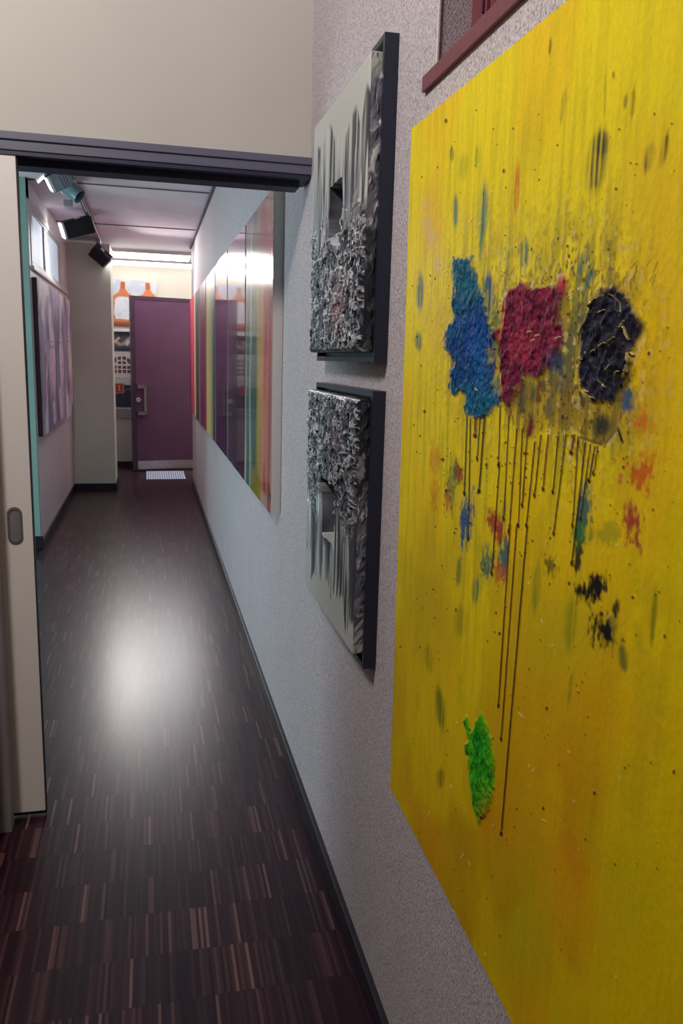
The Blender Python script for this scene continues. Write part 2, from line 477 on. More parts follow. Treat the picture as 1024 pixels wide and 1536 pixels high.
# recessed maroon window high in the right wall
wr = struct(MB().box(0.585, 0.592, 0.25, 1.41, 2.0, 2.95).build('window_2', M['glass_dark']))
f = MB()
f.box(0.550, 0.60, 1.345, 1.41, 1.99, 2.95, 0.003); f.box(0.550, 0.60, 0.25, 0.315, 1.99, 2.95, 0.003)
f.box(0.550, 0.60, 0.315, 1.345, 2.88, 2.95, 0.003); f.box(0.550, 0.60, 0.315, 1.345, 1.99, 2.065, 0.003)
f.build('window_frame', M['maroon'], wr)
f = MB(); f.box(0.5465, 0.5515, 1.352, 1.358, 2.075, 2.94, 0.001)
f.build('frame_groove', M['maroon_dark'], wr)
f = MB(); f.box(0.556, 0.596, 1.325, 1.346, 2.065, 2.88, 0.003); f.box(0.556, 0.596, 0.315, 1.325, 2.065, 2.082, 0.003)
f.build('inner_frame', M['maroon'], wr)
MB().box(WX - 0.008, 0.555, 0.2, 1.462, 1.977, 2.003, 0.0015).build('window_sill', M['maroon'], wr)
MB().box(WX - 0.001, WX + 0.003, 1.408, 1.4112, 2.003, 2.95, 0.001).build('corner_bead', M['white'], wr)

# purple door standing ajar at the far end
dA, dB = Vector((-0.205, 10.69, 0)), Vector((0.72, 10.90, 0))
du = (dB - dA).normalized(); dn = Vector((du.y, -du.x, 0)); DL = (dB - dA).length
def dbox(mb, u0, u1, z0, z1, n0, n1, bev=0.0):
    c = dA + du * (u0 + u1) / 2 + dn * (n0 + n1) / 2 + Vector((0, 0, (z0 + z1) / 2))
    return mb.obox(c, du, dn, (0, 0, 1), abs(u1 - u0) / 2, abs(n1 - n0) / 2, abs(z1 - z0) / 2, bev)
d2 = struct(dbox(MB(), 0.0, DL, 0.012, 2.235, -0.05, 0, 0.002).build('door_2', M['purple']))
m_ = MB(); dbox(m_, -0.02, 0.035, 0.012, 2.245, -0.055, 0.006, 0.002); dbox(m_, 0.035, DL, 2.205, 2.245, -0.055, 0.006, 0.002)
m_.build('edge_strip', M['purple_edge'], d2)
dbox(MB(), 0.04, DL, 0.025, 0.135, 0, 0.004, 0.001).build('kick_plate', M['kick'], d2)
m_ = MB()
dbox(m_, 0.125, 0.158, 0.745, 1.130, 0.035, 0.062, 0.004)
dbox(m_, 0.045, 0.158, 1.088, 1.130, 0.001, 0.062, 0.004); dbox(m_, 0.045, 0.158, 0.745, 0.787, 0.001, 0.062, 0.004)
m_.build('door_handle', M['chrome'], d2)
lk = dA + du * 0.064 + Vector((0, 0, 0.937))
lo = MB().lathe(lk, dn, [(0, 0), (0, 0.030), (0.012, 0.028), (0.014, 0.016), (0.018, 0.014), (0.018, 0)]).build('lock', M['white'], d2, True)
MB().lathe(lk + dn * 0.018, dn, [(0, 0), (0, 0.009), (0.002, 0.009), (0.002, 0)]).build('keyhole', M['seal'], lo)

# ================================================================== lights in the ceiling
t = thing('ceiling_light', (0.3, 11.1, CZ), 'bright white fluorescent batten across the ceiling above the purple door', 'light')
MB().box(-0.75, 1.35, 11.02, 11.20, CZ - 0.035, CZ, 0.004).build('housing', M['white'], t)
MB().lathe((-0.72, 11.08, CZ - 0.062), (1, 0, 0), [(0, 0), (0, 0.022), (2.04, 0.022), (2.04, 0)], 16).build('tube', M['tube'], t, True)
for x in (-0.74, 1.31): MB().box(x, x + 0.03, 11.055, 11.105, CZ - 0.09, CZ - 0.03, 0.003).build('end_cap', M['white'], t)

t = thing('ceiling_light', (0.05, 10.45, CZ), 'flat glowing panel set under the corridor ceiling just before the far wall', 'light')
MB().box(-0.43, 0.53, 10.15, 10.78, CZ - 0.03, CZ - 0.0005, 0.003).build('housing', M['white'], t)
MB().box(-0.41, 0.51, 10.17, 10.76, CZ - 0.034, CZ - 0.0295).build('diffuser', M['diffuser'], t)

t = thing('lighting_track', (-0.505, 7.7, CZ), 'long pale lighting track running along the corridor ceiling', 'track')
tb = MB()
tb.box(-0.522, -0.516, 5.6, 9.75, CZ - 0.032, CZ - 0.001); tb.box(-0.494, -0.488, 5.6, 9.75, CZ - 0.032, CZ - 0.001); tb.box(-0.522, -0.488, 5.6, 9.75, CZ - 0.008, CZ - 0.001)
tb.build('rail', M['track'], t)
MB().box(-0.511, -0.499, 5.6, 9.75, CZ - 0.029, CZ - 0.006).build('conductor', M['white'], t)
MB().box(-0.530, -0.480, 5.55, 5.62, CZ - 0.04, CZ - 0.001, 0.004).build('feed_cap', M['lamp_black'], t)

def spotlight(ty, c, d, L, r, head_m, ad_m, label, square=False, lens=True):
    """track lamp: adapter on the track at ty, head centred at c pointing along d"""
    c = Vector(c); d = Vector(d).normalized()
    o = thing('track_spotlight', (-0.505, ty, CZ - 0.032), label, 'spotlight', 'spotlights on the corridor track')
    MB().box(-0.525, -0.485, ty - 0.085, ty + 0.085, CZ - 0.075, CZ - 0.0325, 0.004).build('adapter', ad_m, o)
    p0 = Vector((-0.505, ty, CZ - 0.075)); up = (p0 - c).normalized()
    side = d.cross(up).normalized(); upv = side.cross(d).normalized()
    kn = c + upv * (r - 0.004)
    MB().tube([p0 + Vector((0, 0, 0.01)), kn], 0.010).build('stem', M['chrome'], o, True)
    kw = r + 0.010; kr = min(0.026, r * 0.5); kn2 = c + upv * (r * 0.35) - d * (L * 0.12)
    MB().lathe(kn2 - side * kw, side, [(0, 0), (0, kr * .8), (0.004, kr), (2 * kw - 0.004, kr), (2 * kw, kr * .8), (2 * kw, 0)], 20).build('knuckle', M['white'], o, True)
    h = MB()
    if square:
        h.obox(c, d, side, upv, L / 2, r, r, 0.006)
        for k in range(4): h.obox(c - d * (L / 2 - 0.02 - 0.018 * k), d, side, upv, 0.004, r + 0.006, r + 0.006, 0.001)
        hd = h.build('lamp_head', head_m, o)
        MB().obox(c + d * (L / 2 + 0.004), d, side, upv, 0.007, r * 1.03, r * 1.03, 0.002).build('front_bezel', M['white'], hd)
        if lens: MB().obox(c + d * (L / 2 + 0.0125), d, side, upv, 0.002, r * 0.86, r * 0.86).build('lens', M['lens'], hd)
    else:
        pr = [(-L / 2, 0), (-L / 2, r * 0.82), (-L / 2 + 0.012, r * 0.95)]
        for k in range(3): z = -L / 2 + 0.02 + k * 0.014; pr += [(z, r), (z + 0.006, r), (z + 0.007, r * 0.9), (z + 0.012, r * 0.9)]
        pr += [(-L / 2 + 0.068, r), (L / 2 - 0.02, r), (L / 2 - 0.018, r * 1.05), (L / 2, r * 1.05), (L / 2, r * 0.86), (L / 2 - 0.03, r * 0.8), (L / 2 - 0.03, 0)]
        hd = h.lathe(c, d, pr).build('lamp_head', head_m, o, True)
        if lens: MB().lathe(c + d * (L / 2 - 0.028), d, [(0, 0), (0, r * 0.79), (0.004, r * 0.7), (0.006, 0)]).build('lens', M['lens'], hd, True)
        else: MB().lathe(c + d * (L / 2 - 0.028), d, [(0, 0), (0, r * 0.79), (0.004, r * 0.7), (0.006, 0)]).build('lens', M['lamp_black'], hd, True)
    return o
s0 = spotlight(5.80, (-0.541, 5.70, 2.601), (-0.9, -0.15, -0.5), 0.13, 0.046, M['lamp_grey'], M['lamp_black'], 'grey track spotlight with white flap, nearest of the four lamps', square=True)
MB().obox((-0.633, 5.68, 2.616), (0.75, 0, 0.66), (0, 1, 0), (-0.66, 0, 0.75), 0.062, 0.05, 0.005, 0.002).build('white_flap', M['white'], s0)
s1 = spotlight(6.22, (-0.515, 6.05, 2.618), (0.78, -0.28, -0.60), 0.185, 0.050, M['lamp_blue'], M['lamp_grey'], 'blue-grey cylindrical track spotlight with dark open end facing right', lens=False)
MB().box(-0.562, -0.502, 6.12, 6.18, 2.520, 2.556, 0.006).build('gear_box', M['lamp_grey'], s1)
spotlight(7.78, (-0.592, 7.60, 2.588), (-0.90, -0.25, -0.30), 0.245, 0.064, M['lamp_black'], M['lamp_black'], 'large black boxy track spotlight aimed left at the portrait painting', square=True)
spotlight(9.25, (-0.482, 9.10, 2.530), (0.72, 0.2, -0.60), 0.19, 0.055, M['lamp_black'], M['lamp_grey'], 'small black track spotlight farthest along, in front of the pillar', square=True)

# ================================================================== the big yellow painting
print('painting yellow')
def yellow():
    # corners of the canvas: far edge top / bottom, near edge top / bottom
    TL, BL = np.array([0.455, 1.425, 1.905]), np.array([0.459, 1.398, 0.657])
    TR, BR = np.array([0.455, 0.165, 1.889]), np.array([0.459, 0.140, 0.606])
    rows = 1150
    uu = np.concatenate([np.linspace(0, 0.73, 620), np.linspace(0.73, 1, 40)[1:]])
    vv = np.linspace(0, 1, rows)
    U, V = np.meshgrid(uu, vv)
    P3 = (TL * ((1 - U) * (1 - V))[..., None] + TR * (U * (1 - V))[..., None] + BL * ((1 - U) * V)[..., None] + BR * (U * V)[..., None])
    s = U * 1.26; tt = V * 1.25
    X, Y = trace(P3.reshape(-1, 3)); X = X.reshape(U.shape); Y = Y.reshape(U.shape)
    X = np.clip(X, -50, 3000)
    p = Paint(X, Y, lin(250, 224, 1), 0.2)
    n1 = fbm(s * 6, tt * 4, 1); n2 = fbm(s * 60, tt * 7, 2); n3 = fbm(s * 14, tt * 10, 3, 5)
    fine = fbm(s * 210, tt * 150, 4, 3); mid = fbm(s * 45, tt * 45, 5, 4)
    streaky = fbm(s * 110, tt * 9, 6, 3)
    p.lay(0.75 * sstep(0.48, 0.70, n1) , lin(249, 206, 2))
    p.lay(0.28 * sstep(0.52, 0.72, n2), lin(206, 190, 8))
    p.lay(0.6 * sstep(620, 1300, Y) * (0.75 + 0.6 * sstep(.4, .6, n1)), lin(188, 143, 2))  # ochre lower paint, darkened further to carry the light falloff
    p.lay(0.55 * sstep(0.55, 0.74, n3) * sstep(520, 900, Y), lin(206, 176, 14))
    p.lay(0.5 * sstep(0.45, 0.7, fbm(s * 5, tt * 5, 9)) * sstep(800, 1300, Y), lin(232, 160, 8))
    p.lay(0.14 * sstep(0.5, 0.75, streaky), lin(196, 160, 14))
    p.lay(0.35 * sstep(0.5, 0.8, streaky) * sstep(560, 640, Y) * sstep(1150, 800, Y) * sstep(930, 640, X), lin(136, 150, 20))
    p.lay(0.25 * sstep(0.45, 0.8, fbm(s * 90, tt * 8, 21, 3)) * sstep(60, 200, Y) * sstep(480, 350, Y), lin(170, 160, 10))
    # brownish haze and scumble round the three splashes
    hz = np.exp(-(((X - 780) / 110) ** 2 + ((Y - 500) / 140) ** 2)) * 0.7 + np.exp(-(((X - 858) / 22) ** 2 + ((Y - 540) / 130) ** 2)) * 0.9 + np.exp(-(((X - 915) / 70) ** 2 + ((Y - 510) / 150) ** 2)) * 0.8
    p.lay(np.clip(hz * sstep(0.34, 0.66, mid), 0, 0.8), lin(150, 122, 40))
    p.lay(np.clip(hz * sstep(0.56, 0.72, fine) * 1.1, 0, 0.8), lin(66, 60, 44))
    p.lay(np.clip(hz * sstep(0.48, 0.66, streaky) * 0.9, 0, 0.75), lin(112, 112, 56))
    p.lay(np.clip(hz * sstep(0.66, 0.74, fbm(s * 120, tt * 120, 33, 3)) * 1.2, 0, 0.8), lin(228, 214, 150))
    for (x, y, rx, ry, c_, al) in [(850, 1320, 60, 130, (226, 146, 14), .55), (780, 1240, 50, 90, (226, 160, 10), .5), (650, 960, 40, 90, (232, 170, 8), .45), (940, 1080, 70, 90, (228, 168, 10), .4), (790, 1400, 40, 90, (180, 168, 14), .5), (940, 1330, 50, 120, (198, 180, 12), .45),
                                   (985, 300, 40, 120, (236, 196, 20), .5), (980, 560, 40, 160, (246, 192, 10), .5), (650, 330, 16, 60, (236, 170, 60), .5), (655, 470, 20, 60, (236, 196, 70), .5), (640, 900, 40, 100, (170, 170, 20), .4), (830, 950, 60, 60, (196, 186, 24), .4)]:
        p.spot(x, y, rx, ry, lin(*c_), al, 0.95, jit=(n3 - .5) * 1.6 + (streaky - .5) * .6)
    dry = fbm(s * 190, tt * 6, 88, 3)
    brush = np.clip(0.34 + 1.3 * sstep(0.36, 0.60, dry) * (0.55 + 0.9 * sstep(.35, .6, mid)), 0, 1)
    teal, blue, dk, red, crim = lin(28, 112, 112), lin(12, 84, 140), lin(44, 40, 40), lin(214, 84, 24), lin(168, 28, 48)
    # pale scratch at the left
    p.streak(632, 285, 662, 425, 22, lin(226, 196, 130), 0.7, 0.9, jit=0.2 + 1.2 * sstep(0.4, 0.6, mid))
    for a in [(728, 262, 720, 372, 13, teal, .95), (724, 300, 718, 400, 8, lin(60, 130, 80), .8), (778, 228, 772, 335, 6, red, .95), (683, 285, 682, 345, 8, teal, .8),
              (678, 218, 677, 240, 5, lin(20, 80, 60), 1), (788, 355, 785, 402, 12, teal, .9), (761, 370, 758, 420, 6, lin(70, 120, 70), .6), (909, 92, 905, 182, 3, dk, 1),
              (906, 178, 884, 305, 24, lin(70, 62, 40), .95), (904, 190, 899, 235, 22, dk, .7), (981, 205, 966, 262, 11, dk, 1), (1003, 190, 990, 252, 9, lin(80, 66, 30), .9), (826, 55, 823, 80, 4, lin(120, 60, 10), .9),
              (952, 125, 945, 182, 6, lin(150, 120, 10), .8), (940, 140, 936, 160, 6, lin(120, 96, 20), .7), (884, 365, 866, 415, 10, teal, .9), (892, 398, 870, 440, 9, lin(28, 100, 110), .85), (850, 125, 838, 190, 7, lin(170, 160, 20), .8), (920, 108, 921, 114, 4, dk, 1),
              (631, 400, 629, 472, 9, lin(20, 104, 124), .95), (627, 496, 628, 524, 9, lin(20, 104, 110), .9), (733, 398, 733, 480, 13, lin(20, 84, 126), 1), (717, 215, 714, 250, 6, lin(130, 160, 40), .7), (700, 225, 690, 270, 14, lin(170, 176, 30), .5),
              (742, 440, 745, 560, 10, lin(90, 120, 70), .7), (722, 400, 738, 500, 8, lin(60, 110, 90), .6), (655, 1020, 665, 1100, 12, lin(84, 104, 30), .8), (662, 1150, 660, 1180, 10, lin(110, 100, 10), .7),
              (928, 880, 916, 990, 7, lin(110, 126, 40), .8), (985, 870, 975, 980, 8, lin(120, 128, 20), .8), (930, 960, 938, 1010, 12, lin(80, 96, 40), .8), (716, 860, 712, 905, 10, lin(50, 110, 80), .8), (860, 880, 852, 990, 16, lin(140, 146, 20), .7),
              (808, 830, 800, 930, 10, lin(120, 138, 30), .7), (693, 900, 688, 960, 16, lin(130, 130, 20), .6), (640, 960, 645, 1010, 10, lin(140, 130, 10), .6), (690, 830, 686, 880, 7, lin(60, 110, 60), .7), (760, 730, 745, 860, 8, lin(60, 116, 70), .6),
              (860, 1000, 850, 1060, 6, lin(130, 130, 30), .6), (955, 930, 960, 985, 10, lin(130, 120, 20), .6)]:
        p.streak(a[0], a[1] - 4, a[2], a[3] + 8, a[4] * 1.35, a[5], a[6], soft=0.9, ends=0.45, jit=brush)
    for (x, y, rx, ry, c_, al, ro) in [(940, 600, 13, 17, lin(14, 88, 128), .95, 0), (965, 636, 20, 22, lin(222, 108, 30), .75, 0), (960, 712, 22, 26, lin(206, 60, 24), .8, 0), (948, 786, 11, 36, crim, .9, 0), (972, 690, 14, 18, lin(220, 120, 20), .6, 0),
                                       (699, 780, 8, 32, lin(14, 84, 140), .95, .1), (742, 788, 9, 24, crim, .9, -.5), (688, 712, 8, 16, lin(140, 36, 40), .9, -.3), (729, 845, 9, 24, lin(36, 116, 96), .9, 0), (756, 840, 7, 24, lin(24, 96, 110), .9, .1), (748, 860, 8, 12, lin(200, 90, 30), .7, 0),
                                       (868, 826, 5, 26, lin(30, 30, 30), .95, .1), (876, 887, 10, 14, lin(22, 20, 24), 1, 0), (897, 878, 11, 17, lin(22, 20, 24), 1, .2), (908, 946, 16, 22, lin(24, 22, 26), 1, -.3), (922, 915, 5, 14, lin(40, 36, 30), .9, .2), (824, 846, 9, 18, lin(70, 66, 30), .8, -.2),
                                       (876, 762, 8, 32, lin(22, 104, 110), .9, .1), (870, 800, 10, 20, lin(60, 126, 60), .7, 0), (672, 745, 6, 22, lin(200, 96, 20), .8, 0), (676, 725, 8, 34, lin(60, 120, 70), .6, 0), (655, 690, 8, 22, lin(214, 120, 30), .6, 0), (652, 745, 6, 26, lin(206, 110, 14), .6, 0), (905, 800, 16, 14, lin(150, 150, 30), .6, 0)]:
        p.spot(x, y, rx * 1.1, ry * 1.1, c_, al, 0.6, jit=(streaky - 0.5) * 1.8 + (fine - 0.5) * 1.6, rot=ro)
    # translucent brown pour below the splashes with its dark rim
    pour = [(752, 590), (800, 570), (850, 560), (872, 590), (900, 602), (940, 590), (934, 630), (922, 655), (905, 668), (888, 664), (868, 652), (850, 640), (820, 640), (800, 660), (780, 650), (760, 620)]
    sd = poly_sdf(X, Y, pour) + (mid - 0.5) * 14
    p.lay(0.62 * sstep(3, -6, sd) * (0.5 + 0.8 * sstep(0.3, 0.7, streaky)), lin(146, 116, 26))
    p.lay(0.5 * sstep(3, -6, sd) * sstep(0.58, 0.66, fine), lin(70, 50, 30))
    p.streak(868, 655, 905, 668, 5, lin(120, 100, 40), .9, ends=.1); p.streak(905, 668, 930, 638, 5, lin(130, 110, 40), .9, ends=.1)
    p.spot(902, 640, 17, 20, lin(40, 46, 44), .95, 0.8, jit=(mid - .5) * .6)
    p.streak(926, 640, 935, 668, 4, lin(40, 36, 40), 1)
    # smear of mixed colours under the magenta splash
    for a in [(770, 540, 766, 640, 14, lin(120, 50, 40), .8), (785, 560, 782, 630, 12, lin(56, 60, 60), .85), (800, 570, 796, 640, 9, lin(76, 100, 60), .8), (812, 560, 800, 655, 12, lin(90, 40, 50), .9), (828, 540, 820, 640, 12, lin(70, 80, 66), .7),
              (842, 520, 838, 600, 14, lin(54, 66, 74), .8), (858, 470, 850, 600, 14, lin(110, 104, 60), .7), (800, 618, 792, 660, 9, lin(110, 20, 44), 1), (746, 560, 748, 615, 8, lin(60, 96, 90), .8)]:
        p.streak(*a[:7], soft=0.9, jit=0.3 + 1.1 * sstep(0.35, 0.65, mid))
    rough = (fine - 0.5); lump = fbm(s * 95, tt * 85, 40, 3)
    def splash(pts, c0, c1, c2, edge, rel, seed, spark=0.0):
        nn = fbm(s * 55, tt * 55, seed, 3); sd = poly_sdf(X, Y, pts) + (mid - 0.5) * 22 + (fine - 0.5) * 10
        a = sstep(edge, -edge, sd)
        col = c0 * (1 - sstep(0.42, 0.62, nn))[..., None] + c1 * sstep(0.42, 0.62, nn)[..., None]
        k = sstep(0.60, 0.70, lump)[..., None]; col = col * (1 - k) + c2 * k
        p.lay(a, col, rel * (0.35 + 1.1 * (lump - 0.3) + 0.9 * rough))
        return sd
    blue_pts = [(681, 388), (706, 386), (714, 420), (722, 440), (727, 470), (738, 492), (742, 520), (740, 560), (748, 600), (737, 618), (715, 627), (702, 622), (699, 595), (690, 588), (676, 590), (674, 565), (680, 545), (667, 520), (670, 490), (680, 470), (678, 440), (675, 410)]
    splash(blue_pts, lin(8, 64, 128), lin(14, 80, 130), lin(6, 46, 106), 4, 0.0042, 50)
    g = sstep(480, 430, Y) * sstep(3, -3, poly_sdf(X, Y, blue_pts) + (mid - .5) * 22)
    p.lay(0.7 * g, lin(24, 104, 116)); g = sstep(560, 600, Y) * sstep(3, -3, poly_sdf(X, Y, blue_pts) + (mid - .5) * 22); p.lay(0.6 * g, lin(10, 112, 138))
    p.spot(712, 500, 14, 26, lin(18, 74, 178), .6, .8, jit=(mid - .5)); p.spot(722, 540, 12, 40, lin(10, 96, 170), .6, .8, jit=(mid - .5))
    mag = [(763, 432), (790, 425), (800, 434), (830, 428), (846, 421), (850, 440), (847, 480), (849, 520), (840, 548), (822, 556), (806, 570), (790, 560), (778, 590), (766, 605), (755, 600), (748, 560), (747, 510), (753, 470)]
    splash(mag, lin(104, 18, 54), lin(136, 28, 64), lin(74, 12, 46), 5, 0.0042, 60)
    p.streak(762, 440, 750, 520, 5, lin(226, 120, 40), .8); p.spot(843, 424, 8, 14, lin(186, 30, 60), .7, .8)
    p.spot(833, 540, 15, 18, lin(24, 74, 112), .9, .9, jit=(mid - .5) * 1.2); p.spot(790, 520, 20, 30, lin(178, 44, 70), .5, .9, jit=(mid - .5) * 1.2)
    for x, y in ((800, 512), (806, 505), (838, 508), (795, 500)): p.streak(x - 5, y, x + 5, y - 4, 1.6, lin(236, 190, 130), .9)
    blk = [(903, 434), (928, 424), (944, 446), (956, 478), (952, 520), (948, 560), (936, 588), (915, 604), (890, 600), (873, 576), (867, 530), (871, 490), (884, 456)]
    sdb = splash(blk, lin(22, 22, 40), lin(34, 34, 54), lin(12, 12, 26), 5, 0.005, 70)
    p.spot(952, 492, 12, 16, lin(28, 26, 46), .95, .6, jit=(mid - .5))
    for a in [(886, 462, 897, 446), (897, 446, 908, 442), (915, 440, 932, 452), (876, 492, 886, 468), (868, 536, 878, 540), (869, 545, 872, 580), (874, 585, 888, 588), (946, 528, 944, 560), (938, 488, 946, 512), (940, 480, 934, 496), (948, 528, 952, 534), (900, 570, 912, 582), (925, 565, 932, 556), (918, 512, 928, 506), (866, 510, 872, 484), (868, 560, 870, 585), (890, 452, 884, 470), (930, 450, 938, 470), (905, 520, 915, 514), (880, 592, 896, 598), (944, 545, 938, 570), (900, 470, 910, 464), (888, 530, 896, 524), (912, 555, 922, 548)]:
        p.streak(*a, 1.9, lin(238, 214, 130), .95, 0.5, 0.1, jit=0.3 + 1.2 * sstep(.4, .6, fbm(s * 130, tt * 130, 77, 2)), relief=0.003)
    # frazzled hair lines above the black splash
    for k in range(14):
        x = rng.uniform(890, 990); y = rng.uniform(380, 425); p.streak(x, y, x - rng.uniform(4, 16), y + rng.uniform(12, 34), 1.4, lin(96, 76, 34), .8)
    # drips
    dr, dg = lin(74, 26, 22), lin(26, 52, 40)
    for (x1, y1, x2, y2, w_, c_) in [(701, 622, 697, 742, 2.6, dg), (706, 624, 703, 810, 2.2, dg), (714, 624, 713, 655, 4.5, lin(120, 70, 30)), (721, 622, 716, 690, 2.2, dg), (728, 618, 719, 738, 3.4, lin(34, 50, 30)), (751, 606, 748, 700, 2.2, dr), (750, 690, 738, 862, 2.6, dr),
                                     (764, 620, 756, 780, 2.3, dr), (776, 640, 764, 800, 2.4, dr), (766, 780, 748, 1060, 2.6, dr), (784, 640, 778, 790, 2.3, dr), (776, 780, 752, 1110, 2.6, dr), (791, 650, 784, 760, 2.3, dr), (803, 660, 790, 790, 2.6, dr), (792, 780, 752, 1252, 3.0, lin(60, 20, 28)),
                                     (812, 650, 802, 745, 2.4, dr), (823, 650, 815, 735, 3, lin(120, 70, 10)), (838, 652, 830, 740, 2.4, dr), (850, 648, 831, 802, 2.8, lin(96, 60, 12)), (862, 650, 857, 680, 4, lin(110, 60, 20)), (868, 652, 859, 790, 2.4, dr), (879, 660, 858, 847, 3, lin(50, 42, 20)), (886, 664, 871, 780, 2.4, dr), (893, 668, 884, 722, 3, dr), (897, 668, 891, 712, 2.4, dr)]:
        p.streak(x1, y1, x2, y2, w_, c_, 0.92, 0.4, 0.03, relief=0.0012); p.spot(x2, y2 - 2, w_ * 0.8, 4.5, c_, 1, .4, relief=0.0012)
    # green leaf-like splash
    leaf = [(722, 1068), (736, 1100), (742, 1140), (741, 1180), (734, 1214), (718, 1236), (709, 1204), (703, 1150), (705, 1132), (698, 1130), (697, 1116), (705, 1110), (694, 1082), (700, 1074), (708, 1100), (714, 1086)]
    sd = poly_sdf(X, Y, leaf) + (fine - .5) * 7
    cg = lin(24, 150, 26) * (1 - sstep(.45, .6, mid))[..., None] + lin(70, 176, 20) * sstep(.45, .6, mid)[..., None]
    k = (sstep(.58, .64, fine) * 0.8)[..., None]; cg = cg * (1 - k) + lin(14, 120, 20) * k
    p.lay(sstep(2.5, -2.5, sd), cg, 0.004 * (0.4 + 1.2 * (lump - .3) + rough))
    p.lay(0.4 * np.exp(-(((X - 730) / 12) ** 2 + ((Y - 1225) / 30) ** 2)), lin(230, 140, 10))
    # spatter
    for k in range(420):
        if k < 260: x, y = rng.normal(800, 95), rng.normal(640, 160)
        else: x, y = rng.uniform(600, 1024), rng.uniform(150, 1450)
        r = rng.choice([0.9, 1.2, 1.6, 2.3], p=[.4, .35, .18, .07]); c_ = [lin(60, 30, 20), lin(50, 24, 30), lin(110, 60, 20), lin(30, 40, 50)][rng.integers(4)]
        p.spot(x, y, r, r * rng.uniform(1, 1.8), c_, .9, .5, relief=.0008)
    for k in range(40):
        x, y = rng.uniform(640, 1010), rng.uniform(250, 1500); p.streak(x, y, x + rng.uniform(-8, 8), y + rng.uniform(2, 12), 1.6, lin(248, 226, 150), .7, relief=.001)
    h = p.h + 0.0006 * (streaky - .5) + 0.0005 * rough + 0.0012 * (mid - .5) * np.clip(hz * 2 + 0.3, 0, 1.2)
    h[0, :] = h[-1, :] = 0; h[:, 0] = h[:, -1] = 0
    pos = P3.copy(); pos[..., 0] -= h
    t = thing('abstract_painting', (0.47, 0.78, 0.62), 'huge yellow abstract painting with blue, magenta and black splashes, hung nearest on the right wall', 'painting')
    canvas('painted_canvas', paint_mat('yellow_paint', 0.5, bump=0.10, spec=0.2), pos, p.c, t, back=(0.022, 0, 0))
    st = MB(); st.prism([(0.478, 1.41, 1.895), (0.478, 1.385, 0.665), (0.478, 0.155, 0.62), (0.478, 0.18, 1.88)], (WX - 0.0006 - 0.478, 0, 0))
    st.build('stretcher_frame', M['canvas_side'], t)
yellow()

